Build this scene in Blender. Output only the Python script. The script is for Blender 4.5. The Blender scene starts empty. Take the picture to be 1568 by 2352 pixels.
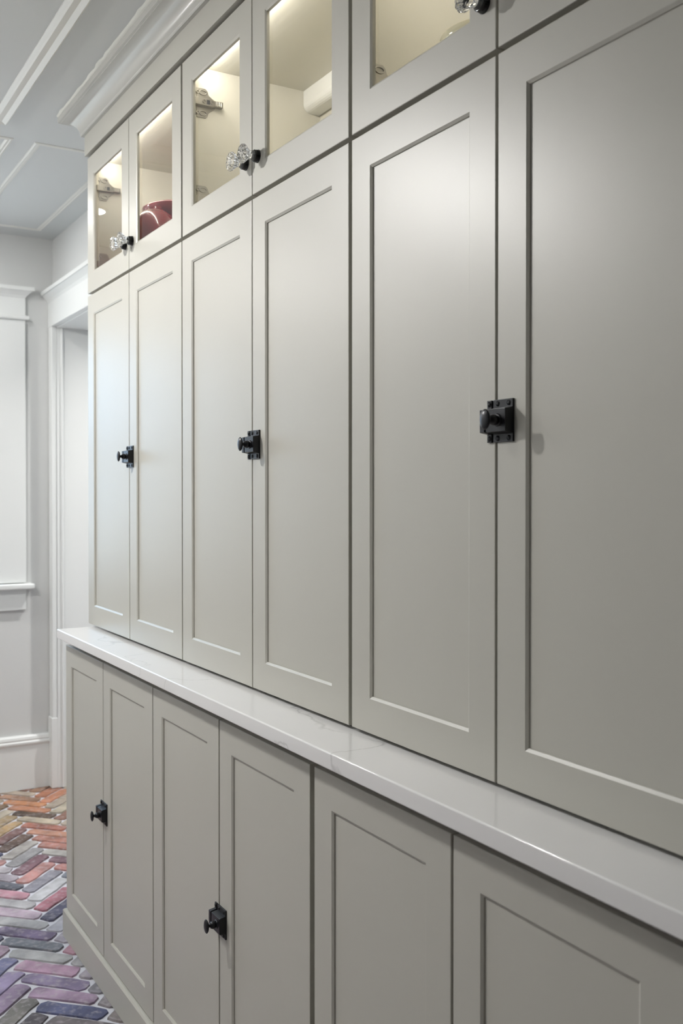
import bpy, bmesh, math, random
from mathutils import Matrix, Vector

scene = bpy.context.scene
col = scene.collection
random.seed(7)

# ------------------------------------------------------------------ camera
def make_camera():
    f_px = 2284.76
    yaw, pitch, roll = math.radians(30.418), math.radians(-0.6191), math.radians(-0.003)
    fw = Vector((-math.cos(yaw), math.sin(yaw), 0)); rt = Vector((math.sin(yaw), math.cos(yaw), 0)); up = Vector((0, 0, 1))
    fw2 = fw * math.cos(pitch) + up * math.sin(pitch); up2 = up * math.cos(pitch) - fw * math.sin(pitch)
    r3 = rt * math.cos(roll) + up2 * math.sin(roll); u3 = up2 * math.cos(roll) - rt * math.sin(roll)
    cam = bpy.data.cameras.new('camera'); o = bpy.data.objects.new('camera', cam); col.objects.link(o)
    m = Matrix((r3, u3, -fw2)).transposed().to_4x4(); m.translation = Vector((2.9578, -0.8563, 1.3111))
    o.matrix_world = m
    cam.sensor_fit = 'VERTICAL'; cam.sensor_height = 36.0; cam.sensor_width = 24.0
    cam.lens = f_px / 2352 * 36.0
    cam.shift_y = -19.43 / 2352
    cam.clip_start = 0.05; cam.clip_end = 60
    cam.dof.use_dof = True; cam.dof.focus_distance = 1.85; cam.dof.aperture_fstop = 7.0
    scene.camera = o
make_camera()

# ------------------------------------------------------------------ world, exposure
scene.view_settings.view_transform = 'Standard'
scene.view_settings.look = 'None'
scene.view_settings.gamma = 1.0
scene.view_settings.use_curve_mapping = False
scene.view_settings.exposure = 0.81

world = bpy.data.worlds.new('world'); scene.world = world; world.use_nodes = True
wnt = world.node_tree; wb = wnt.nodes['Background']
SKY, GROUND = 2.9, 1.7
wtc = wnt.nodes.new('ShaderNodeTexCoord'); wsep = wnt.nodes.new('ShaderNodeSeparateXYZ'); wnt.links.new(wtc.outputs['Generated'], wsep.inputs[0])
wr = wnt.nodes.new('ShaderNodeMapRange'); wr.inputs[1].default_value = -0.06; wr.inputs[2].default_value = 0.06; wnt.links.new(wsep.outputs['Z'], wr.inputs[0])
wm = wnt.nodes.new('ShaderNodeMixRGB'); wnt.links.new(wr.outputs[0], wm.inputs[0])
wm.inputs[1].default_value = (0.72 * GROUND, 0.80 * GROUND, 0.86 * GROUND, 1)        # lawn and paving outside, below the horizon
wm.inputs[2].default_value = (0.46 * SKY, 0.69 * SKY, 1.0 * SKY, 1)
wnt.links.new(wm.outputs[0], wb.inputs[0]); wb.inputs[1].default_value = 1.0

CEIL = 2.442
XB = -1.547            # back wall
YW = 0.29              # wall with the doorway
XF, YL = 4.6, -2.35    # walls behind and beside the camera
WY0, WY1, WZ0, WZ1 = -0.86, 0.045, 0.925, 2.065      # window opening

def area(name, loc, rot, sx, sy, power, color, shape='RECTANGLE', spread=180, portal=False):
    l = bpy.data.lights.new(name, 'AREA'); l.shape = shape; l.size = sx
    if shape in ('RECTANGLE', 'ELLIPSE'): l.size_y = sy
    l.energy = power; l.color = color; l.spread = math.radians(spread)
    if portal: l.cycles.is_portal = True
    o = bpy.data.objects.new(name, l); col.objects.link(o); o.location = loc; o.rotation_euler = rot
    return o
area('window_portal', (XB - 0.10, (WY0 + WY1) / 2, (WZ0 + WZ1) / 2), (0, math.radians(-90), 0), WZ1 - WZ0, WY1 - WY0, 1, (1, 1, 1), portal=True)
WARM = (1.0, 0.985, 0.96)
DOWNLIGHTS = [(1.50, -1.12, 2.8, 'recessed ceiling downlight above the hall, nearest the camera'),
              (-0.98, -0.283, 2.0, 'recessed ceiling downlight nearest the window wall'),
              (-0.90, 1.05, 11.0, 'recessed ceiling downlight in the room beyond the doorway')]
PENDANTS = [(0.42, -1.12, 560.0, 'stemmed ceiling light, round bulb under added black shade, nearer the camera'),
            (-1.00, -1.35, 260.0, 'added unseen fill light, round bulb under added black shade, nearer the window wall')]  # second one is an added fill that brightens the far-left walls

# ------------------------------------------------------------------ helpers
def lin(r, g, b):
    f = lambda c: (c / 255 / 12.92) if c / 255 <= 0.04045 else ((c / 255 + 0.055) / 1.055) ** 2.4
    return (f(r), f(g), f(b), 1)

def mat(name, color, rough=0.5, metal=0.0, bump=0.0, bscale=200, var=0.0, spec=0.5):
    m = bpy.data.materials.new(name); m.use_nodes = True
    nt = m.node_tree; b = nt.nodes['Principled BSDF']
    b.inputs['Base Color'].default_value = color
    b.inputs['Roughness'].default_value = rough; b.inputs['Metallic'].default_value = metal
    b.inputs['Specular IOR Level'].default_value = spec
    tc = nt.nodes.new('ShaderNodeTexCoord')
    if var > 0:
        n = nt.nodes.new('ShaderNodeTexNoise'); n.inputs['Scale'].default_value = 3.0; n.inputs['Detail'].default_value = 4
        r = nt.nodes.new('ShaderNodeMapRange'); r.inputs[3].default_value = 1 - var; r.inputs[4].default_value = 1 + var
        mx = nt.nodes.new('ShaderNodeVectorMath'); mx.operation = 'SCALE'; mx.inputs[0].default_value = color[:3]
        nt.links.new(tc.outputs['Object'], n.inputs['Vector']); nt.links.new(n.outputs['Fac'], r.inputs[0])
        nt.links.new(r.outputs[0], mx.inputs['Scale']); nt.links.new(mx.outputs[0], b.inputs['Base Color'])
    if bump > 0:
        n2 = nt.nodes.new('ShaderNodeTexNoise'); n2.inputs['Scale'].default_value = bscale; n2.inputs['Detail'].default_value = 3
        bp = nt.nodes.new('ShaderNodeBump'); bp.inputs['Strength'].default_value = bump; bp.inputs['Distance'].default_value = 0.001
        nt.links.new(tc.outputs['Object'], n2.inputs['Vector']); nt.links.new(n2.outputs['Fac'], bp.inputs['Height'])
        nt.links.new(bp.outputs[0], b.inputs['Normal'])
    return m

M = {}
M['paint'] = mat('greige_satin_paint', lin(184, 182, 173), 0.39, bump=0.10, bscale=90, var=0.015)
M['carcass'] = mat('cream_interior_paint', lin(205, 201, 189), 0.45, bump=0.08, bscale=80)
M['rail'] = mat('white_rear_rail_paint', lin(225, 224, 220), 0.45)
M['crown'] = mat('satin_crown_paint', lin(186, 185, 179), 0.22, bump=0.10, bscale=18)
M['wall'] = mat('wall_paint', lin(209, 210, 209), 0.75, bump=0.05, bscale=120)
M['wall_grey'] = mat('low_bounce_dark_wall', lin(84, 82, 78), 0.7)  # unseen wall made dark on purpose, to cut light bounced onto the doors
M['trim'] = mat('white_trim_paint', lin(226, 228, 227), 0.4)
M['ceiling'] = mat('ceiling_paint', lin(206, 209, 209), 0.55, bump=0.04, bscale=60)
M['moulding'] = mat('ceiling_moulding_paint', lin(222, 222, 217), 0.35)
M['black'] = mat('black_iron', lin(30, 31, 35), 0.33, metal=0.35, bump=0.15, bscale=400)
M['black_gloss'] = mat('black_knob_collar', lin(14, 16, 15), 0.15)
M['chrome'] = mat('nickel_hinge', lin(168, 164, 156), 0.30, metal=1.0, bump=0.1, bscale=300)
M['dark'] = mat('dark_slot', lin(12, 12, 12), 0.6)
M['caulk'] = mat('caulk', lin(222, 222, 214), 0.6)
M['cream_china'] = mat('cream_glaze', lin(226, 216, 186), 0.15)

def ceramic():
    m = mat('maroon_glaze', lin(128, 30, 42), 0.08, var=0.12)
    m.node_tree.nodes['Principled BSDF'].inputs['Coat Weight'].default_value = 1.0
    return m
M['maroon'] = ceramic()

def quartz():
    m = bpy.data.materials.new('white_quartz'); m.use_nodes = True
    nt = m.node_tree; b = nt.nodes['Principled BSDF']; L = nt.links.new
    b.inputs['Roughness'].default_value = 0.13
    tc = nt.nodes.new('ShaderNodeTexCoord')
    warp = nt.nodes.new('ShaderNodeTexNoise'); warp.inputs['Scale'].default_value = 3.5; warp.inputs['Detail'].default_value = 6
    L(tc.outputs['Object'], warp.inputs['Vector'])
    add = nt.nodes.new('ShaderNodeMixRGB'); add.blend_type = 'ADD'; add.inputs[0].default_value = 0.35
    L(tc.outputs['Object'], add.inputs[1]); L(warp.outputs['Color'], add.inputs[2])
    n = nt.nodes.new('ShaderNodeTexNoise'); n.inputs['Scale'].default_value = 2.1; n.inputs['Detail'].default_value = 2
    L(add.outputs[0], n.inputs['Vector'])
    s = nt.nodes.new('ShaderNodeMath'); s.operation = 'SUBTRACT'; s.inputs[1].default_value = 0.5
    a = nt.nodes.new('ShaderNodeMath'); a.operation = 'ABSOLUTE'
    L(n.outputs['Fac'], s.inputs[0]); L(s.outputs[0], a.inputs[0])
    r = nt.nodes.new('ShaderNodeMapRange'); r.inputs[1].default_value = 0.0; r.inputs[2].default_value = 0.0055
    r.inputs[3].default_value = 0.30; r.inputs[4].default_value = 0.0
    L(a.outputs[0], r.inputs[0])
    fade = nt.nodes.new('ShaderNodeTexNoise'); fade.inputs['Scale'].default_value = 4; L(tc.outputs['Object'], fade.inputs['Vector'])
    fr = nt.nodes.new('ShaderNodeMapRange'); fr.inputs[1].default_value = 0.40; fr.inputs[2].default_value = 0.62; L(fade.outputs['Fac'], fr.inputs[0])
    mu = nt.nodes.new('ShaderNodeMath'); mu.operation = 'MULTIPLY'; L(r.outputs[0], mu.inputs[0]); L(fr.outputs[0], mu.inputs[1])
    mx = nt.nodes.new('ShaderNodeMixRGB'); mx.inputs[1].default_value = lin(228, 227, 226); mx.inputs[2].default_value = lin(120, 118, 116)
    L(mu.outputs[0], mx.inputs[0]); L(mx.outputs[0], b.inputs['Base Color'])
    return m
M['quartz'] = quartz()

def pane():
    m = bpy.data.materials.new('clear_pane'); m.use_nodes = True
    nt = m.node_tree; nt.nodes.clear(); L = nt.links.new
    out = nt.nodes.new('ShaderNodeOutputMaterial'); mix = nt.nodes.new('ShaderNodeMixShader')
    fr = nt.nodes.new('ShaderNodeFresnel'); fr.inputs[0].default_value = 1.5
    t = nt.nodes.new('ShaderNodeBsdfTransparent'); t.inputs[0].default_value = (0.97, 0.98, 0.97, 1)
    g = nt.nodes.new('ShaderNodeBsdfGlossy'); g.inputs['Roughness'].default_value = 0.02
    geo = nt.nodes.new('ShaderNodeNewGeometry')          # entering faces only: no total internal reflection inside the thin pane
    inv = nt.nodes.new('ShaderNodeMath'); inv.operation = 'SUBTRACT'; inv.inputs[0].default_value = 1.0; L(geo.outputs['Backfacing'], inv.inputs[1])
    mu = nt.nodes.new('ShaderNodeMath'); mu.operation = 'MULTIPLY'; L(fr.outputs[0], mu.inputs[0]); L(inv.outputs[0], mu.inputs[1])
    L(mu.outputs[0], mix.inputs[0]); L(t.outputs[0], mix.inputs[1]); L(g.outputs[0], mix.inputs[2]); L(mix.outputs[0], out.inputs[0])
    return m
M['pane'] = pane()

def crystal():
    m = bpy.data.materials.new('crystal'); m.use_nodes = True
    b = m.node_tree.nodes['Principled BSDF']
    b.inputs['Base Color'].default_value = (1, 1, 1, 1); b.inputs['Roughness'].default_value = 0.0
    b.inputs['Transmission Weight'].default_value = 1.0; b.inputs['IOR'].default_value = 1.47
    return m
M['crystal'] = crystal()

def emit(name, color, strength):
    m = bpy.data.materials.new(name); m.use_nodes = True
    b = m.node_tree.nodes['Principled BSDF']
    b.inputs['Base Color'].default_value = (1, 1, 1, 1)
    b.inputs['Emission Color'].default_value = (*color, 1); b.inputs['Emission Strength'].default_value = strength
    return m
M['lamp'] = emit('lamp_diffuser', WARM, 25)
M['led'] = emit('led_strip_light', (1.0, 0.93, 0.82), 14)

def brick_mat():
    m = bpy.data.materials.new('old_brick_paver'); m.use_nodes = True
    nt = m.node_tree; b = nt.nodes['Principled BSDF']; L = nt.links.new
    b.inputs['Roughness'].default_value = 0.62
    oi = nt.nodes.new('ShaderNodeObjectInfo'); tc = nt.nodes.new('ShaderNodeTexCoord')
    off = nt.nodes.new('ShaderNodeMath'); off.operation = 'MULTIPLY'; off.inputs[1].default_value = 40; L(oi.outputs['Random'], off.inputs[0])
    def noise(sc, det):
        n = nt.nodes.new('ShaderNodeTexNoise'); n.noise_dimensions = '4D'; n.inputs['Scale'].default_value = sc; n.inputs['Detail'].default_value = det
        L(tc.outputs['Object'], n.inputs['Vector']); L(off.outputs[0], n.inputs['W']); return n
    n1 = noise(14, 5); n2 = noise(60, 6); n3 = noise(150, 3)
    r1 = nt.nodes.new('ShaderNodeMapRange'); r1.inputs[1].default_value = 0.3; r1.inputs[2].default_value = 0.7; r1.inputs[3].default_value = 0.52; r1.inputs[4].default_value = 1.34
    L(n1.outputs['Fac'], r1.inputs[0])
    sc = nt.nodes.new('ShaderNodeVectorMath'); sc.operation = 'SCALE'; L(oi.outputs['Color'], sc.inputs[0]); L(r1.outputs[0], sc.inputs['Scale'])
    r2 = nt.nodes.new('ShaderNodeMapRange'); r2.inputs[1].default_value = 0.50; r2.inputs[2].default_value = 0.72; r2.inputs[3].default_value = 0; r2.inputs[4].default_value = 0.55
    L(n2.outputs['Fac'], r2.inputs[0])
    mx = nt.nodes.new('ShaderNodeMixRGB'); L(r2.outputs[0], mx.inputs[0]); L(sc.outputs[0], mx.inputs[1]); mx.inputs[2].default_value = lin(176, 170, 172)
    L(mx.outputs[0], b.inputs['Base Color'])
    bp = nt.nodes.new('ShaderNodeBump'); bp.inputs['Strength'].default_value = 0.5; bp.inputs['Distance'].default_value = 0.002
    L(n3.outputs['Fac'], bp.inputs['Height']); L(bp.outputs[0], b.inputs['Normal'])
    return m
M['brick'] = brick_mat()
M['mortar'] = mat('pale_mortar', lin(198, 199, 206), 0.85, bump=0.6, bscale=160, var=0.05)

def obj(name, bm, m, parent=None, smooth=False, bevel=0.0, **props):
    me = bpy.data.meshes.new(name)
    bmesh.ops.recalc_face_normals(bm, faces=bm.faces)
    bm.to_mesh(me); bm.free()
    me.materials.append(M[m] if isinstance(m, str) else m)
    if smooth:
        for p in me.polygons: p.use_smooth = True
    o = bpy.data.objects.new(name, me); col.objects.link(o)
    if parent: o.parent = parent
    if bevel:
        bv = o.modifiers.new('bevel', 'BEVEL'); bv.width = bevel; bv.segments = 2; bv.limit_method = 'ANGLE'; bv.harden_normals = False
        me.shade_smooth() if hasattr(me, 'shade_smooth') else None
        wn = o.modifiers.new('wn', 'WEIGHTED_NORMAL'); wn.keep_sharp = True
    for k, v in props.items(): o[k] = v
    return o

def box(bm, x0, x1, y0, y1, z0, z1):
    v = [bm.verts.new(p) for p in ((x0, y0, z0), (x1, y0, z0), (x1, y1, z0), (x0, y1, z0), (x0, y0, z1), (x1, y0, z1), (x1, y1, z1), (x0, y1, z1))]
    for f in ((0, 1, 2, 3), (4, 5, 6, 7), (0, 1, 5, 4), (1, 2, 6, 5), (2, 3, 7, 6), (3, 0, 4, 7)):
        bm.faces.new([v[i] for i in f])

def boxes(*bs):
    bm = bmesh.new()
    for b in bs: box(bm, *b)
    return bm

def structure(name, bm, m, parent=None, **k):
    o = obj(name, bm, m, parent, **k)
    if parent is None: o['kind'] = 'structure'
    return o

def thing(name, label, cat, loc, group=None):
    o = bpy.data.objects.new(name, None); col.objects.link(o); o.location = loc
    o['label'] = label; o['category'] = cat
    if group: o['group'] = group
    return o

def extrude_profile(bm, path, prof, closed_ends=True):
    """path: list of functions p-> (x,y) for an outward offset p; prof: list of (p, z)."""
    rings = []
    for fn in path:
        rings.append([bm.verts.new((*fn(p), z)) for p, z in prof])
    for a, b in zip(rings, rings[1:]):
        for i in range(len(prof) - 1):
            bm.faces.new((a[i], a[i + 1], b[i + 1], b[i]))
        bm.faces.new((a[-1], a[0], b[0], b[-1]))
    if closed_ends:
        bm.faces.new(rings[0]); bm.faces.new(rings[-1])

def lathe(bm, pts, n=32, flute=None, center=(0, 0, 0), axis='Z', sx=1.0, sy=1.0):
    """pts: (r, h). Revolve round axis; flute(i, n, r, h) -> r."""
    rings = []
    for r, h in pts:
        ring = []
        if r < 1e-6:
            ring = [None]
            co = Vector((0, 0, h)); ring = [bm.verts.new(_ax(co, axis, center))]
        else:
            for i in range(n):
                a = 2 * math.pi * i / n; rr = flute(i, n, r, h) if flute else r
                ring.append(bm.verts.new(_ax(Vector((rr * math.cos(a) * sx, rr * math.sin(a) * sy, h)), axis, center)))
        rings.append(ring)
    for a, b in zip(rings, rings[1:]):
        if len(a) == 1 and len(b) == 1: continue
        for i in range(n):
            j = (i + 1) % n
            if len(a) == 1: bm.faces.new((a[0], b[j], b[i]))
            elif len(b) == 1: bm.faces.new((a[i], a[j], b[0]))
            else: bm.faces.new((a[i], a[j], b[j], b[i]))
    for ring in (rings[0], rings[-1]):
        if len(ring) > 1: bm.faces.new(ring)

def _ax(v, axis, c):
    if axis == 'Y-': v = Vector((v.x, -v.z, v.y))     # h runs towards -Y
    return v + Vector(c)

# ------------------------------------------------------------------ room shell
T = 0.14
structure('wall_back', boxes((XB - T, XB, YL - T, WY0, 0, CEIL), (XB - T, XB, WY1, YW, 0, CEIL),
          (XB - T, XB, WY0, WY1, 0, WZ0), (XB - T, XB, WY0, WY1, WZ1, CEIL)), 'wall')
DX0, DX1, DZ = -1.485, -0.42, 2.052     # doorway
YR = 0.45
structure('wall_right', boxes((XB - T, DX0, YW, YR, 0, CEIL), (DX1, 0.004, YW, YR, 0, CEIL), (DX0, DX1, YW, YR, DZ, CEIL),), 'wall')
structure('wall_niche', boxes((0.004, XF + T, 0.372, YR, 0, CEIL)), 'wall')
structure('wall_left', boxes((XB - T, XF + T, YL - T, YL, 0, CEIL)), 'wall')
structure('wall_front', boxes((XF, XF + T, YL, 0.372, 0, CEIL)), 'wall_grey')
structure('ceiling', boxes((XB - T, XF + T, YL - T, YR, CEIL, CEIL + 0.1)), 'ceiling')
# the room beyond the doorway
structure('wall_beyond', boxes((-2.3, -2.3 + T, YR, 2.2, 0, CEIL), (-2.3, 0.6, 2.06, 2.2, 0, CEIL), (0.46, 0.6, YR, 2.06, 0, CEIL),
          (-2.3, XB - T, YW, YR, 0, CEIL)), 'wall')
structure('ceiling_beyond', boxes((-2.3, 0.6, YR, 2.2, CEIL, CEIL + 0.1)), 'ceiling')

# ------------------------------------------------------------------ window on the back wall
win = structure('window_1', boxes((XB - 0.10, XB - 0.055, WY0, WY0 + 0.045, WZ0, WZ1), (XB - 0.10, XB - 0.055, WY1 - 0.045, WY1, WZ0, WZ1),
                (XB - 0.10, XB - 0.055, WY0, WY1, WZ1 - 0.05, WZ1), (XB - 0.10, XB - 0.055, WY0, WY1, WZ0, WZ0 + 0.05),
                (XB - 0.095, XB - 0.06, WY0, WY1, (WZ0 + WZ1) / 2 - 0.02, (WZ0 + WZ1) / 2 + 0.02)), 'trim', bevel=0.002)
for z0, z1 in ((WZ0 + 0.05, (WZ0 + WZ1) / 2 - 0.02), ((WZ0 + WZ1) / 2 + 0.02, WZ1 - 0.05)):
    obj('pane', boxes((XB - 0.079, XB - 0.076, WY0 + 0.045, WY1 - 0.045, z0, z1)), 'pane', win)
CW = 0.12      # casing width
c0, c1 = WY0 - CW, WY1 + CW
obj('casing', boxes((XB, XB + 0.022, c0, WY0 + 0.004, WZ0 - 0.01, 2.07), (XB, XB + 0.022, WY1 - 0.004, c1, WZ0 - 0.01, 2.07)), 'trim', win, bevel=0.003)
obj('head_board', boxes((XB, XB + 0.024, c0, c1, 2.088, 2.165)), 'trim', win, bevel=0.002)
obj('head_bead', boxes((XB, XB + 0.036, c0 - 0.014, c1 + 0.014, 2.069, 2.089)), 'trim', win, bevel=0.006)
def cornice(x0, x1, along, wallc, sgn, z0, parent, endl, endr):
    """small crown of a door or window head: stepped ogee; runs along Y (on back wall) or X (on right wall)."""
    prof = [(0, z0), (0.022, z0), (0.026, z0 + 0.006), (0.030, z0 + 0.012), (0.046, z0 + 0.026), (0.050, z0 + 0.030), (0.056, z0 + 0.030), (0.056, z0 + 0.046), (0, z0 + 0.046)]
    bm = bmesh.new()
    if along == 'Y':
        path = [lambda p: (wallc, x0 - endl * p), lambda p: (wallc + sgn * p, x0 - endl * p), lambda p: (wallc + sgn * p, x1 + endr * p), lambda p: (wallc, x1 + endr * p)]
    else:
        path = [lambda p: (x0 - endl * p, wallc), lambda p: (x0 - endl * p, wallc + sgn * p), lambda p: (x1 + endr * p, wallc + sgn * p), lambda p: (x1 + endr * p, wallc)]
    extrude_profile(bm, path, prof)
    return obj('cornice', bm, 'trim', parent)
cornice(c0, c1 - 0.024, 'Y', XB, 1, 2.165, win, 1, 1)
obj('sill', boxes((XB - 0.055, XB + 0.055, c0 - 0.03, c1 + 0.03, 0.888, 0.912)), 'trim', win, bevel=0.006)
obj('apron', boxes((XB, XB + 0.02, c0, c1, 0.795, 0.889)), 'trim', win, bevel=0.003)

# ------------------------------------------------------------------ doorway trim on the right wall
door = structure('door_1', boxes((XB + 0.004, DX0, YW - 0.022, YW + 0.001, 0.31, 2.06), (DX1, DX1 + 0.11, YW - 0.022, YW + 0.001, 0, 2.06)), 'trim', bevel=0.003)
obj('plinth_block', boxes((XB + 0.002, DX0 + 0.004, YW - 0.028, YW + 0.001, 0.0, 0.312)), 'trim', door, bevel=0.003)
obj('head_board', boxes((XB + 0.002, DX1 + 0.11, YW - 0.024, YW + 0.001, 2.046, 2.155)), 'trim', door, bevel=0.002)
cornice(XB + 0.002, DX1 + 0.09, 'X', YW, -1, 2.155, door, 0, 1)
obj('jamb', boxes((DX0 - 0.01, DX0 + 0.004, YW, YR, 0, DZ)), 'trim', door)
obj('jamb_bead', boxes((DX0, DX0 + 0.012, YW + 0.018, YW + 0.028, 0, DZ)), 'trim', door, bevel=0.003)
obj('soffit_board', boxes((DX0, DX1, YW, YR, DZ - 0.012, DZ)), 'trim', door)

# ------------------------------------------------------------------ baseboards
def baseboard(name, path):
    prof = [(0, 0), (0.018, 0), (0.018, 0.192), (0.021, 0.196), (0.026, 0.204), (0.026, 0.210), (0.021, 0.216), (0.023, 0.222), (0.020, 0.232), (0.014, 0.238), (0, 0.238)]
    bm = bmesh.new(); extrude_profile(bm, path, prof)
    return structure(name, bm, 'trim')
baseboard('baseboard_back', [lambda p: (XB + p, YL), lambda p: (XB + p, YW)])
baseboard('baseboard_left', [lambda p: (XB, YL + p), lambda p: (XF, YL + p)])

# ------------------------------------------------------------------ ceiling panel mouldings (rectangular frames of raised moulding)
def ceiling_frame(n, x0, x1, y0, y1, w=0.052, h=0.016):
    prof = [(0, CEIL), (0, CEIL - 0.5 * h), (0.006, CEIL - h), (0.4 * w, CEIL - h * 0.6), (0.72 * w, CEIL - h * 0.75), (0.80 * w, CEIL - h * 0.55), (w, CEIL - 0.25 * h), (w, CEIL)]
    bm = bmesh.new()
    def c(sx, sy):
        return lambda p: ((x0 + p) if sx == 0 else (x1 - p), (y0 + p) if sy == 0 else (y1 - p))
    extrude_profile(bm, [c(0, 0), c(1, 0), c(1, 1), c(0, 1), c(0, 0)], prof, False)
    bmesh.ops.remove_doubles(bm, verts=bm.verts, dist=1e-5)
    return structure('trim_%d' % n, bm, 'moulding')
ceiling_frame(1, -0.190, 3.9, -1.95, -0.192, 0.050, 0.011)
ceiling_frame(2, -1.41, -0.318, -0.078, 0.205, 0.022, 0.004)
ceiling_frame(3, -1.41, -0.318, -1.95, -0.145, 0.022, 0.004)

# ------------------------------------------------------------------ downlights
for i, (x, y, pw, lab) in enumerate(DOWNLIGHTS):
    t = thing('ceiling_downlight', lab, 'ceiling light', (x, y, CEIL), None)
    bm = bmesh.new(); lathe(bm, [(0.050, -0.001), (0.066, -0.001), (0.066, -0.005), (0.053, -0.007), (0.050, -0.004)], 40)
    obj('trim_ring', bm, 'trim', t, smooth=True)
    bm = bmesh.new(); lathe(bm, [(0.0, -0.0015), (0.050, -0.0015)], 40); 
    obj('diffuser', bm, 'lamp', t)
    l = area('downlight_lamp', (x, y, CEIL - 0.008), (0, 0, 0), 0.10, 0.10, pw, WARM, 'DISK', 180 if x == -0.98 else 125)

for x, y, e, lab in PENDANTS:
    t = thing('ceiling_light', lab, 'ceiling light', (x, y, CEIL))
    bm = bmesh.new(); lathe(bm, [(0, -.001), (.058, -.001), (.060, -.008), (.050, -.016), (.012, -.020), (0, -.020)], 40); obj('canopy', bm, 'black', t, smooth=True)
    bm = bmesh.new(); lathe(bm, [(0, -.018), (.006, -.018), (.006, -.062), (.016, -.066), (.018, -.100), (0, -.100)], 24); obj('stem', bm, 'black', t, smooth=True)
    bm = bmesh.new(); lathe(bm, [(.014, -.088), (.060, -.100), (.116, -.150), (.117, -.153), (.114, -.152), (.058, -.104), (.014, -.092)], 48); obj('baffle', bm, 'black', t, smooth=True)  # cone added over the bulb to keep its light off the ceiling
    bm = bmesh.new(); r = .042
    lathe(bm, [(0, -.099), (.013, -.100), (.016, -.112)] + [(r * math.cos(math.radians(q)), -.150 + r * math.sin(math.radians(q))) for q in range(60, -89, -12)] + [(0, -.150 - r)], 28)
    obj('bulb', bm, emit('bulb_glow', WARM, e), t, smooth=True)

# ------------------------------------------------------------------ brick floor
fl = structure('floor', boxes((XB - T, XF + T, YL - T, 2.2, -0.06, -0.0055)), 'mortar')
S2 = math.sqrt(2); BW, BL = 0.0600, 0.200
A0 = (-0.0627, -0.1728)
def centre(kind, k, m):
    x, y = A0[0] + k * BW * S2, A0[1] + m * BL * S2
    if kind == 'B': x += BW / S2; y += BL / S2
    return x, y
def brick_mesh(seed, ln=0.190, wd=0.0525):
    rnd = random.Random(seed); bm = bmesh.new()
    a, b = ln / 2, wd / 2; pts = []
    for s in (-1, 1):
        pts += [(s * a * 0.965, -s * -b * 0.55), ]
    out = []
    e = 0.007
    base = [(-a + e, -b), (-a * .45, -b), (0, -b), (a * .45, -b), (a - e, -b), (a, -b * .45), (a, b * .5), (a - e, b), (a * .45, b), (0, b), (-a * .45, b), (-a + e, b), (-a, b * .45), (-a, -b * .5)]
    for x, y in base: out.append((x + rnd.uniform(-.0042, .0042), y + rnd.uniform(-.0026, .0026)))
    lo = [bm.verts.new((x, y, -0.009)) for x, y in out]
    hi = [bm.verts.new((x * 0.975, y * 0.93, rnd.uniform(-.0010, .0004))) for x, y in out]
    n = len(out)
    for i in range(n): bm.faces.new((lo[i], lo[(i + 1) % n], hi[(i + 1) % n], hi[i]))
    bm.faces.new(hi)
    me = bpy.data.meshes.new('brick'); bmesh.ops.recalc_face_normals(bm, faces=bm.faces); bm.to_mesh(me); bm.free()
    me.materials.append(M['brick']); return me
meshes = [brick_mesh(s) for s in range(10)]
PAL = [(118, 104, 132), (120, 122, 132), (165, 163, 162), (178, 148, 168), (140, 125, 155), (165, 140, 163), (95, 98, 130), (170, 112, 95), (185, 135, 112),
       (130, 96, 104), (150, 147, 152), (188, 176, 158), (112, 92, 82), (176, 122, 116), (160, 155, 150)]
PAL_FAR = [(186, 122, 90), (176, 130, 98), (186, 170, 148), (150, 104, 84)]  # warmer far bricks: their own colour with some warm light mixed in
CA = {0: (112, 96, 128), 1: (112, 116, 126), 2: (168, 168, 168), 3: (184, 146, 172), 4: (140, 124, 158), 5: (168, 140, 168), 6: (88, 92, 130), 7: (118, 110, 112),
      -1: (172, 172, 174), -2: (186, 166, 182), -3: (174, 172, 174), -4: (190, 136, 150), -5: (96, 98, 110), -6: (168, 158, 168), -7: (188, 180, 186), -8: (172, 126, 122)}
CB = {-7: (126, 90, 100), -6: (190, 134, 128), -5: (140, 138, 150), -4: (190, 190, 194), -3: (168, 104, 118), -2: (92, 90, 116), -1: (168, 168, 178), 0: (166, 160, 172), 1: (186, 140, 156), 2: (160, 158, 160), 3: (158, 150, 160), 4: (150, 146, 154), 5: (146, 138, 142), 6: (150, 140, 138), 7: (140, 130, 128),
      -8: (150, 148, 150), -9: (170, 164, 158), -10: (112, 86, 72), -11: (126, 88, 84), -12: (194, 158, 104), -13: (178, 152, 110), -14: (194, 182, 160), -15: (134, 104, 70)}
CA1 = {-13: (92, 72, 58), -14: (196, 128, 88), -15: (206, 136, 84), -16: (176, 130, 98), -17: (184, 166, 146), -12: (190, 174, 148), -11: (176, 104, 82), -10: (194, 134, 104),
       -9: (176, 116, 98), -8: (176, 118, 104), -7: (170, 166, 160), -6: (120, 88, 98), -5: (184, 124, 116), -4: (124, 130, 142)}
CB1 = {-17: (180, 112, 76), -16: (196, 124, 84), -15: (176, 160, 140), -14: (186, 174, 150), -13: (150, 104, 84), -12: (176, 160, 140), -11: (110, 86, 72)}
CBm = {2: (122, 122, 160), 3: (158, 142, 180), 4: (150, 128, 158), 5: (126, 122, 116), 6: (98, 90, 96), 1: (176, 148, 168), 0: (120, 116, 140), -1: (170, 150, 160)}
SPEC = {('A', 0): CA, ('B', 0): CB, ('A', 1): CA1, ('B', 1): CB1, ('B', -1): CBm}
far_pts = []
rb = random.Random(3)
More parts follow.
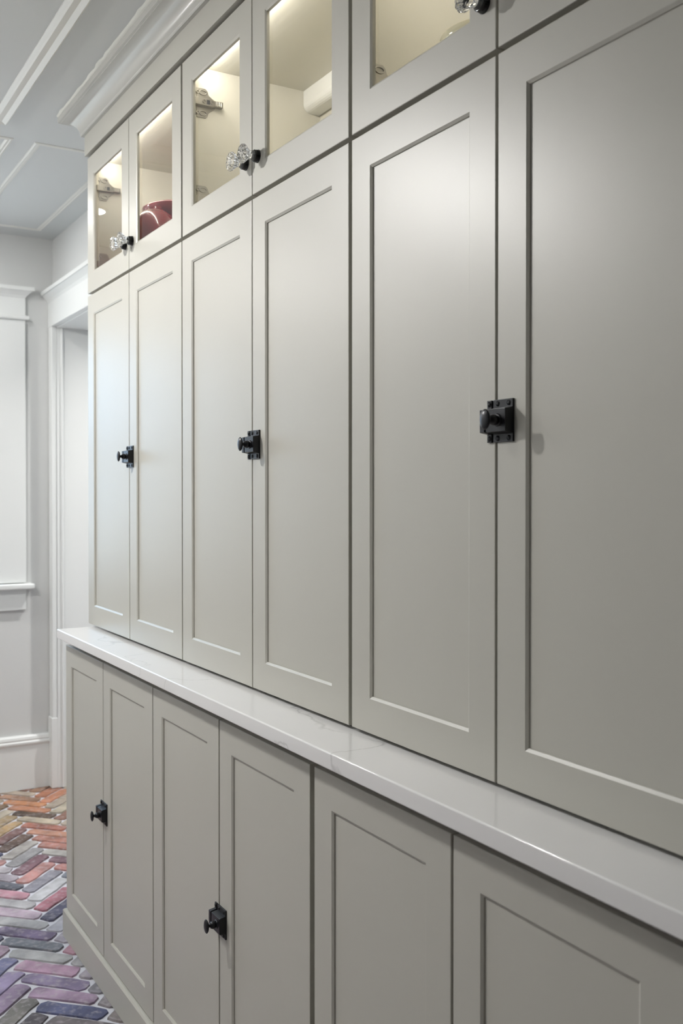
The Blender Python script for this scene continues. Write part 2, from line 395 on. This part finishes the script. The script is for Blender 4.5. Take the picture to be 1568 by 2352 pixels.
for kind in 'AB':
    for k in range(-75, 80):
        for m_ in range(-9, 8):
            x, y = centre(kind, k, m_)
            if not (XB - 0.06 < x < XF - 0.05 and YL + 0.05 < y < YR + 0.1): continue
            if y > YW - 0.02 and not (DX0 - 0.05 < x < DX1): continue
            if x > 0.10 and y > 0.0: continue
            near = x < 0.95 and y > -0.62
            ang = math.radians(45 if kind == 'A' else -45) + rb.uniform(-.018, .018) + (math.pi if rb.random() < .5 else 0)
            if near:
                c = SPEC.get((kind, m_), {}).get(k) or rb.choice(PAL_FAR if x < -0.85 else PAL)
                o = bpy.data.objects.new('brick', rb.choice(meshes)); col.objects.link(o); o.parent = fl
                o.location = (x + rb.uniform(-.0015, .0015), y + rb.uniform(-.0015, .0015), rb.uniform(-.0008, .0006)); o.rotation_euler = (rb.uniform(-.006, .006), rb.uniform(-.004, .004), ang)
                l = lin(*c)
                mn = sum(l[:3]) / 3
                o.color = tuple(min(1, max(0, (mn + (v - mn) * (.80 if x < -0.85 else .88))) * 0.85) for v in l[:3]) + (1,)
            else: far_pts.append((x, y, ang))
bm = bmesh.new()
for x, y, a in far_pts:
    ca, sa = math.cos(a), math.sin(a)
    hi = []
    lo = []
    for px, py in ((-.093, -.020), (-.088, -.024), (.088, -.024), (.093, -.02), (.093, .02), (.088, .024), (-.088, .024), (-.093, .02)):
        lo.append(bm.verts.new((x + px * ca - py * sa, y + px * sa + py * ca, -0.009)))
        px *= .975; py *= .9
        hi.append(bm.verts.new((x + px * ca - py * sa, y + px * sa + py * ca, 0)))
    for i in range(8): bm.faces.new((lo[i], lo[(i + 1) % 8], hi[(i + 1) % 8], hi[i]))
    bm.faces.new(hi)
fo = obj('brick_paving', bm, 'brick', fl, kind='stuff'); fo.color = lin(128, 112, 112)

# ------------------------------------------------------------------ cabinetry
W = 0.382
ZM0, ZM1 = 0.9195, 1.8974      # tall doors
ZG0, ZG1 = 1.906, 2.3085      # glass doors
ZL0, ZL1 = 0.084, 0.863       # base doors
YLO = -0.073                  # face of base doors
ST = 0.0572
GAPS = {'tall': [0, .0036, .0048, .0036, .0100, .0046, .005], 'glass': [0, .0036, .0094, .0036, .0102, .0044, .005], 'base': [0, .0040, .0044, .0046, .0150, .0050, .005]}
LEFT0 = {'tall': 0.0, 'glass': 0.001, 'base': 0.0166}

def ring(bm, x0, x1, z0, z1, y):
    return [bm.verts.new(p) for p in ((x0, y, z0), (x1, y, z0), (x1, y, z1), (x0, y, z1))]
def bridge(bm, a, b):
    for i in range(4): bm.faces.new((a[i], a[(i + 1) % 4], b[(i + 1) % 4], b[i]))

def shaker_frame(w, h, th, st, glass=False):
    """local coordinates: x 0..w, z 0..h, face at y 0, back at y th. returns frame and panel bmeshes"""
    bm = bmesh.new()
    def inset(i, y): return ring(bm, i, w - i, i, h - i, y)
    e = 0.0012
    seq = [inset(st + (-.032 if glass else .010), th), inset(0, th), inset(0, e), inset(e * .35, e * .3), inset(e * 1.2, 0), inset(st - .0006, 0), inset(st, .0004), inset(st + .0034, .0027), inset(st + .0036, .0048)]
    if glass: seq += [inset(st + .0037, .0084), inset(st - .032, .0085)]
    else: seq += [inset(st + .010, .0050)]
    for a, b in zip(seq, seq[1:]): bridge(bm, a, b)
    bridge(bm, seq[-1], seq[0])
    return bm
def shaker_panel(w, h, st):
    i = st + .0036
    return boxes((i - .003, w - i + .003, .0048, .0120, i - .003, h - i + .003))

def place(o, parent, loc):
    o.parent = parent; o.location = loc; return o

# ---- latch (two pieces, one on each door of a pair)
def latch_body(x0, x1, dome=True):
    bm = bmesh.new()
    def b(x0, x1, y, z):   # rectangle ring
        return [bm.verts.new(p) for p in ((x0, y, -z), (x1, y, -z), (x1, y, z), (x0, y, z))]
    box(bm, x0, x1, -0.0030, 0, -0.0285, 0.0285)
    if x1 > 0: box(bm, -0.0080, x0 + .0001, -0.0008, 0, -0.0280, 0.0280)  # thin black backing added so the gap between the pieces looks dark
    r0 = b(x0, x1, -0.0025, 0.0178); r1 = b(x0, x1, -0.0050, 0.0172); r2 = b(x0, x1, -0.0158, 0.0152)
    bm.faces.new(r0)
    bridge(bm, r0, r1); bridge(bm, r1, r2); bm.faces.new(r2)
    return bm
def screw_bm(x, z):
    bm = bmesh.new()
    lathe(bm, [(0.0040, 0.0026), (0.0040, 0.0034), (0.0034, 0.0037), (0.0032, 0.0030), (0.0028, 0.0030), (0.0020, 0.0040), (0, 0.0042)], 16, center=(x, 0, z), axis='Y-')
    return bm
def screw_cross(bm, x, z):
    box(bm, x - .0018, x + .0018, -.0044, -.0036, z - .0004, z + .0004); box(bm, x - .0004, x + .0004, -.0044, -.0036, z - .0018, z + .0018)
def build_latch_protos():
    P = {}
    main = latch_body(-0.0012, 0.0370); c = latch_body(-0.0160, -0.0036)
    P['latch_case'] = main; P['latch_catch'] = c
    return P
def make_mesh(name, bm, m, smooth=False):
    me = bpy.data.meshes.new(name); bmesh.ops.recalc_face_normals(bm, faces=bm.faces); bm.to_mesh(me); bm.free(); me.materials.append(M[m])
    if smooth:
        for p in me.polygons: p.use_smooth = True
    return me
def join_bms(bms):
    out = bmesh.new()
    for b in bms:
        me = bpy.data.meshes.new('t'); b.to_mesh(me); out.from_mesh(me); bpy.data.meshes.remove(me); b.free()
    return out
def bevelled(bm, w=0.0005):
    bmesh.ops.recalc_face_normals(bm, faces=bm.faces)
    es = [e for e in bm.edges if len(e.link_faces) == 2 and e.calc_face_angle() > 0.6]
    bmesh.ops.bevel(bm, geom=es, offset=w, segments=2, affect='EDGES', profile=0.5)
    return bm
def with_screws(bm, pts):
    bms = [bm]
    for x, z in pts: bms.append(screw_bm(x, z))
    j = join_bms(bms); return j
SC_MAIN = [(0.0065, 0.0232), (0.0290, 0.0232), (0.0065, -0.0232), (0.0290, -0.0232)]; SC_CATCH = [(-0.0112, 0.0232), (-0.0112, -0.0232)]
mesh_case = make_mesh('latch_case', bevelled(latch_body(-0.0028, 0.0370)), 'black')
mesh_catch = make_mesh('latch_catch', bevelled(latch_body(-0.0160, -0.0066)), 'black')
mesh_screw = make_mesh('screw', screw_bm(0, 0), 'black')
_b = bmesh.new(); screw_cross(_b, 0, 0); _me = bpy.data.meshes.new('t'); _b.to_mesh(_me); _b.free()
_b = bmesh.new(); _b.from_mesh(mesh_screw)
n0 = len(_b.faces); _b.from_mesh(_me); _b.faces.ensure_lookup_table()
for f in _b.faces[n0:]: f.material_index = 1
_b.to_mesh(mesh_screw); _b.free(); mesh_screw.materials.append(M['dark'])
# turn knob: collar, ball, neck and an oval thumb disc
bm = bmesh.new()
prof = [(0, .0150), (.0085, .0150), (.0088, .0162), (.0070, .0172), (.0058, .0178)]
for a in range(-50, 61, 10):
    prof.append((.0074 * math.cos(math.radians(a)), .0226 + .0074 * math.sin(math.radians(a))))
prof += [(.0034, .0305), (.0040, .0345), (0, .0350)]
lathe(bm, prof, 28, axis='Y-')
bm2 = bmesh.new()
lathe(bm2, [(0, .0332), (.0060, .0334), (.0102, .0344), (.0116, .0358), (.0118, .0366), (.0108, .0378), (.0075, .0392), (.0035, .0398), (0, .0399)], 32, axis='Y-', sx=.86, sy=1.16)
mesh_turn = make_mesh('latch_knob', join_bms([bm, bm2]), 'black', True)

# ---- crystal knob
def flute12(depth):
    def f(i, n, r, h):
        a = 2 * math.pi * i / n * 12
        return r * (1 - depth * (0.5 - 0.5 * math.cos(a)) ** 1.5) if r > .010 else r
    return f
bm = bmesh.new()
lathe(bm, [(0, .0100), (.0100, .0100), (.0090, .0135), (.0082, .0165), (.0092, .0200), (.0125, .0245), (.0165, .0285), (.0188, .0315), (.0192, .0345), (.0180, .0370), (.0150, .0385),
           (.0120, .0390), (.0105, .0378), (.0060, .0376), (0, .0380)], 72, flute12(.13), axis='Y-')
mesh_crystal = make_mesh('crystal_knob', bm, 'crystal')
bm = bmesh.new(); lathe(bm, [(0, 0), (.0128, 0), (.0130, .0010), (.0122, .0022), (.0120, .0060), (.0110, .0068), (.0110, .0076), (.0118, .0084), (.0116, .0098), (.0100, .0104), (0, .0104)], 36, axis='Y-')
mesh_collar = make_mesh('knob_collar', bm, 'black_gloss', True)
# ---- cup hinge seen through the glass: mounting plate with slotted wings, arm and screws.  local: wall plane x=0, arm along +y
def ovalring(bm, cy, cz, ry, rz, w, x0, x1, n=20):
    o0 = [bm.verts.new((x1, cy + ry * math.cos(2 * math.pi * i / n), cz + rz * math.sin(2 * math.pi * i / n))) for i in range(n)]
    i0 = [bm.verts.new((x1, cy + (ry - w) * math.cos(2 * math.pi * i / n), cz + (rz - w) * math.sin(2 * math.pi * i / n))) for i in range(n)]
    ob = [bm.verts.new((x0, *v.co.yz)) for v in o0]; ib = [bm.verts.new((x0, *v.co.yz)) for v in i0]
    for i in range(n):
        j = (i + 1) % n
        bm.faces.new((o0[i], o0[j], i0[j], i0[i])); bm.faces.new((o0[i], ob[i], ob[j], o0[j])); bm.faces.new((i0[i], i0[j], ib[j], ib[i]))
def prism_x(bm, pts, x0, x1):
    a = [bm.verts.new((x0, y, z)) for y, z in pts]; b = [bm.verts.new((x1, y, z)) for y, z in pts]
    bm.faces.new(a); bm.faces.new(b)
    for i in range(len(pts)): j = (i + 1) % len(pts); bm.faces.new((a[i], a[j], b[j], b[i]))
bm = bmesh.new()
prism_x(bm, [(.004, .034), (.026, .034), (.031, .029), (.034, .020), (.044, .013), (.050, .009), (.050, -.009), (.044, -.013), (.034, -.020), (.031, -.029), (.026, -.034), (.004, -.034)], 0, .0022)
for s in (1, -1): ovalring(bm, .019, s * .024, .0098, .0062, .0022, 0, .0042)
for s in (1, -1): ovalring(bm, .006, s * .024, .0040, .0040, .0018, 0, .0042, 14)
mesh_plate = make_mesh('hinge_plate', bevelled(bm, .0004), 'chrome')
bm = bmesh.new()
prism_x(bm, [(-.006, .0085), (.040, .0085), (.044, .0065), (.066, .0065), (.066, -.0065), (.044, -.0065), (.040, -.0085), (-.006, -.0085)], .0018, .0130)
for y in (.048, .052, .056, .060): box(bm, .0128, .0138, y, y + .0018, -.0055, .0055)
mesh_arm = make_mesh('hinge_arm', bevelled(bm, .0008), 'chrome')
bm = bmesh.new()
for y in (.018, .038): ovalring(bm, y, 0, .0046, .0046, .0012, .0128, .0148, 18); box(bm, .0128, .0140, y - .003, y + .003, -.0006, .0006); box(bm, .0128, .0140, y - .0006, y + .0006, -.003, .003)
mesh_hscrew = make_mesh('hinge_screw', bm, 'chrome')
bm = boxes((.0126, .0133, .0245, .0325, -.005, .005)); mesh_hslot = make_mesh('hinge_slot', bm, 'dark')

def link(name, me, parent, loc, **props):
    o = bpy.data.objects.new(name, me); col.objects.link(o); o.parent = parent; o.location = loc
    for k, v in props.items(): o[k] = v
    return o

def door_edges(row, k):
    """left and right x of door k (1..6)"""
    g = GAPS[row]
    x0 = LEFT0[row] if k == 1 else (k - 1) * W + g[k - 1] / 2
    return x0, k * W - g[k] / 2

def make_door(parent, row, k, origin):
    x0, x1 = door_edges(row, k)
    z0, z1, yf = {'tall': (ZM0, ZM1, 0.0), 'glass': (ZG0, ZG1, 0.0), 'base': (ZL0, ZL1, YLO)}[row]
    w, h = x1 - x0, z1 - z0
    d = obj('door', shaker_frame(w, h, 0.0205, ST, row == 'glass'), 'paint', parent)
    d.location = (x0 - origin[0], yf - origin[1], z0 - origin[2])
    if row == 'glass':
        i = ST - .028
        obj('pane', boxes((i, w - i, .0087, .0117, i, h - i)), 'pane', d)
        xk = (k * W - .0270 if k % 2 else (k - 1) * W + .0275) - x0
        zk = 1.9755 - z0
        link('knob_collar', mesh_collar, d, (xk, 0, zk), label='black knob base')
        link('knob', mesh_crystal, d, (xk, 0, zk), label='fluted clear crystal knob').rotation_euler = (0, .13 * k, 0)
    else:
        obj('panel', shaker_panel(w, h, ST), 'paint', d)
        zl = (1.407 if row == 'tall' else 0.469) - z0
        if k % 2 == 0:
            xj = (k - 1) * W - x0
            link('latch', mesh_case, d, (xj, 0, zl), label='black cabinet latch')
            for sx_, sz_ in SC_MAIN: link('screw', mesh_screw, d, (xj + sx_, 0, zl + sz_))
            link('latch_knob', mesh_turn, d, (xj + .0210, 0, zl))
        else:
            xj = k * W - x0
            link('latch_catch', mesh_catch, d, (xj, 0, zl), label='black latch catch')
            for sx_, sz_ in SC_CATCH: link('screw', mesh_screw, d, (xj + sx_, 0, zl + sz_))
    return d

POS = ['at the far left end, by the doorway', 'in the middle of the row', 'nearest the camera on the right']
YBK = 0.366
def carcass(parent, x0, x1, yf, yb, z0, z1, o, m='carcass', t=.018, name='body'):
    bs = [(x0, x0 + t, yf, yb, z0, z1), (x1 - t, x1, yf, yb, z0, z1), (x0 + t, x1 - t, yf, yb, z0, z0 + t), (x0 + t, x1 - t, yf, yb, z1 - t, z1), (x0 + t, x1 - t, yb - .008, yb, z0 + t, z1 - t)]
    bm = boxes(*bs); bmesh.ops.translate(bm, verts=bm.verts, vec=-Vector(o))
    return obj(name, bm, m, parent)
for c in range(3):
    k0 = 2 * c + 1
    xa = 2 * c * W + (0.0 if c == 0 else 0.0005); xb = 2 * (c + 1) * W - 0.0005
    # --- glass-door cabinet
    o = ((xa + xb) / 2, 0.18, 1.904)
    t = thing('glass_cabinet', 'glass-door upper cabinet with crystal knobs, ' + ['far left, holding the dark red vase', 'middle one, white rear rail showing inside', 'nearest the camera, cut off by the top'][c], 'cabinet', o, 'glass-door cabinets along the top')
    carcass(t, xa, xb, .0212, YBK, 1.904, 2.3205, o)
    make_door(t, 'glass', k0, o); make_door(t, 'glass', k0 + 1, o)
    # rounded rear rail
    bm = bmesh.new()
    pr = [(.356, 2.3022), (.312, 2.3022), (.312, 2.270)] + [(.312 + .020 * (1 - math.cos(math.radians(a))), 2.270 - .020 * math.sin(math.radians(a))) for a in (15, 30, 45, 60, 75, 90)] + [(.356, 2.250)]
    prism_x(bm, pr, xa + .0185, xb - .0185); bmesh.ops.translate(bm, verts=bm.verts, vec=-Vector(o))
    obj('rear_rail', bm, 'rail', t)
    bm = boxes((xa + .03, xb - .03, .026, .034, 2.2975, 2.3020)); bmesh.ops.translate(bm, verts=bm.verts, vec=-Vector(o))
    obj('light_strip', bm, 'led', t, label='thin glowing light strip')
    area('cabinet_strip_lamp', ((xa + xb) / 2, .036, 2.292), (math.radians(80), 0, 0), xb - xa - .07, .008, 0.62, (1.0, .96, .91))
    for side, zc in ((0, 2.2200), (0, 1.9935), (1, 2.2200), (1, 1.9935)):
        x = xa + .0182 if side == 0 else xb - .0182
        pl = link('hinge', mesh_plate, t, (x - o[0], .0255 - o[1], zc - o[2]), label='metal hinge')
        if side: pl.rotation_euler = (math.pi, 0, math.pi); pl.rotation_euler = (0, math.pi, 0)
        link('arm', mesh_arm, pl, (0, 0, 0)); link('screw', mesh_hscrew, pl, (0, 0, 0)); link('slot', mesh_hslot, pl, (0, 0, 0))
    # --- tall door cabinet
    o = ((xa + xb) / 2, 0.18, 0.9145)
    t = thing('tall_cabinet', 'tall greige two-door cabinet with black latch, ' + ['far left, beside the doorway', 'in the middle of the row', 'nearest the camera at right'][c], 'cabinet', o, 'tall door cabinets on the counter')
    carcass(t, xa + .002, xb - .002, .0212, YBK, 0.9270, 1.9035, o)
    bm = boxes((xa + .03, xb - .03, .060, YBK, .9132, .9272)); bmesh.ops.translate(bm, verts=bm.verts, vec=-Vector(o)); obj('plinth', bm, 'paint', t)
    make_door(t, 'tall', k0, o); make_door(t, 'tall', k0 + 1, o)
    # --- base cabinet
    xl = .017 if c == 0 else xa
    o = ((xl + xb) / 2, 0.15, 0.0)
    t = thing('base_cabinet', 'greige two-door base cabinet under the counter, ' + ['far left, beside the brick floor', 'in the middle of the row', 'nearest the camera at bottom right'][c], 'cabinet', o, 'base cabinets under the counter')
    carcass(t, xl, xb, -.0515, YBK, 0.0, 0.8855, o, 'paint')
    make_door(t, 'base', k0, o); make_door(t, 'base', k0 + 1, o)

# ---- countertop
bm = boxes((.030, 6 * W + .05, -.103, YBK, .8855, .9128))
obj('countertop', bm, 'quartz', bevel=0.0028, label='white veined quartz countertop ledge running along the base cabinets', category='countertop')

# ---- fascia, crown and base moulding of the cabinetry
XE = 6 * W + .002
structure('trim_4', boxes((-.002, XE, -.008, .3655, 2.3150, CEIL)), 'paint')
prof = [(0, 2.3745), (.0090, 2.3745), (.0090, 2.3790)]
for a in range(0, 91, 9): prof.append((.0105 + .046 * (1 - math.cos(math.radians(a))), 2.381 + .0385 * math.sin(math.radians(a))))
prof += [(.0565, 2.4215), (.0625, 2.4225), (.0635, 2.4245), (.0635, CEIL), (0, CEIL)]
bm = bmesh.new()
extrude_profile(bm, [lambda p: (-.002 - p, YW + .0), lambda p: (-.002 - p, -.008 - p), lambda p: (XE, -.008 - p)], prof)
cr = structure('trim_5', bm, 'crown')
for p in cr.data.polygons: p.use_smooth = True
try: cr.data.set_sharp_from_angle(angle=math.radians(28))
except Exception: pass
# ragged bead of caulk between the crown and the ceiling
bm = bmesh.new(); rc = random.Random(11); prev = None; n = 90
for i in range(n + 1):
    x = -.06 + (XE + .06) * i / n; wd = .004 + rc.random() ** 3 * .006 + (.004 if 18 < i < 40 else 0)
    cur = [bm.verts.new((x, -.0705, CEIL - .0045)), bm.verts.new((x, -.0715 - wd * .4, CEIL - .003)), bm.verts.new((x, -.0715 - wd, CEIL + .0002)), bm.verts.new((x, -.0705, CEIL + .0002))]
    if prev:
        for a in range(4): bm.faces.new((prev[a], prev[(a + 1) % 4], cur[(a + 1) % 4], cur[a]))
    prev = cur
obj('caulk_line', bm, 'caulk', cr)
prof = [(0, 0), (.0075, 0), (.0075, .0745), (.0050, .0800), (0, .0815)]
bm = bmesh.new()
prof = [(0, 0.0005), (.0305, 0.0005), (.0305, .0760), (.0270, .0805), (0, .0812)]
extrude_profile(bm, [lambda p: (.040 - p, YW - .0), lambda p: (.040 - p, -.0520 - p), lambda p: (XE, -.0520 - p)], prof)
structure('trim_6', bm, 'paint')

# ------------------------------------------------------------------ things in the cabinets
ZS = 1.9222
bm = bmesh.new()
lathe(bm, [(0, 0), (.044, 0), (.046, .006), (.040, .030), (.040, .080), (.046, .110), (.056, .126), (.074, .140), (.098, .150), (.115, .164), (.120, .174), (.119, .178), (.114, .176), (.094, .158), (.070, .147), (.050, .134), (.03, .110), (0, .104)], 72)
v = obj('red_vase', bm, 'maroon', smooth=True, label='dark red glazed vase with a wide flared rim, behind the rounder jar', category='vase'); v.scale = (.98, .98, 1.12); v.location = (.250, .205, ZS)
bm = bmesh.new()
pts = [(0, 0), (.036, 0), (.040, .005)] + [(.0655 * math.cos(math.radians(q)), .1120 + .076 * math.sin(math.radians(q)) * (1 if q > 0 else 1.3)) for q in range(-60, 71, 10)] + [(.018, .186), (.020, .190), (.014, .191), (0, .186)]
lathe(bm, pts, 64)
v = obj('red_jar', bm, 'maroon', smooth=True, label='round-shouldered dark red jar standing in front of the flared vase', category='jar'); v.scale = (1, 1, .925); v.location = (.318, .098, ZS)
bm = bmesh.new()
lathe(bm, [(0, 0), (.035, 0), (.038, .008), (.060, .040), (.078, .088), (.080, .098), (.077, .099), (.070, .080), (.050, .036), (0, .014)], 64)
v = obj('cream_bowl', bm, 'cream_china', smooth=True, label='cream glazed bowl just showing above the bottom rail of the nearest glass door', category='bowl'); v.scale = (1, 1, .90); v.location = (1.745, .125, ZS)
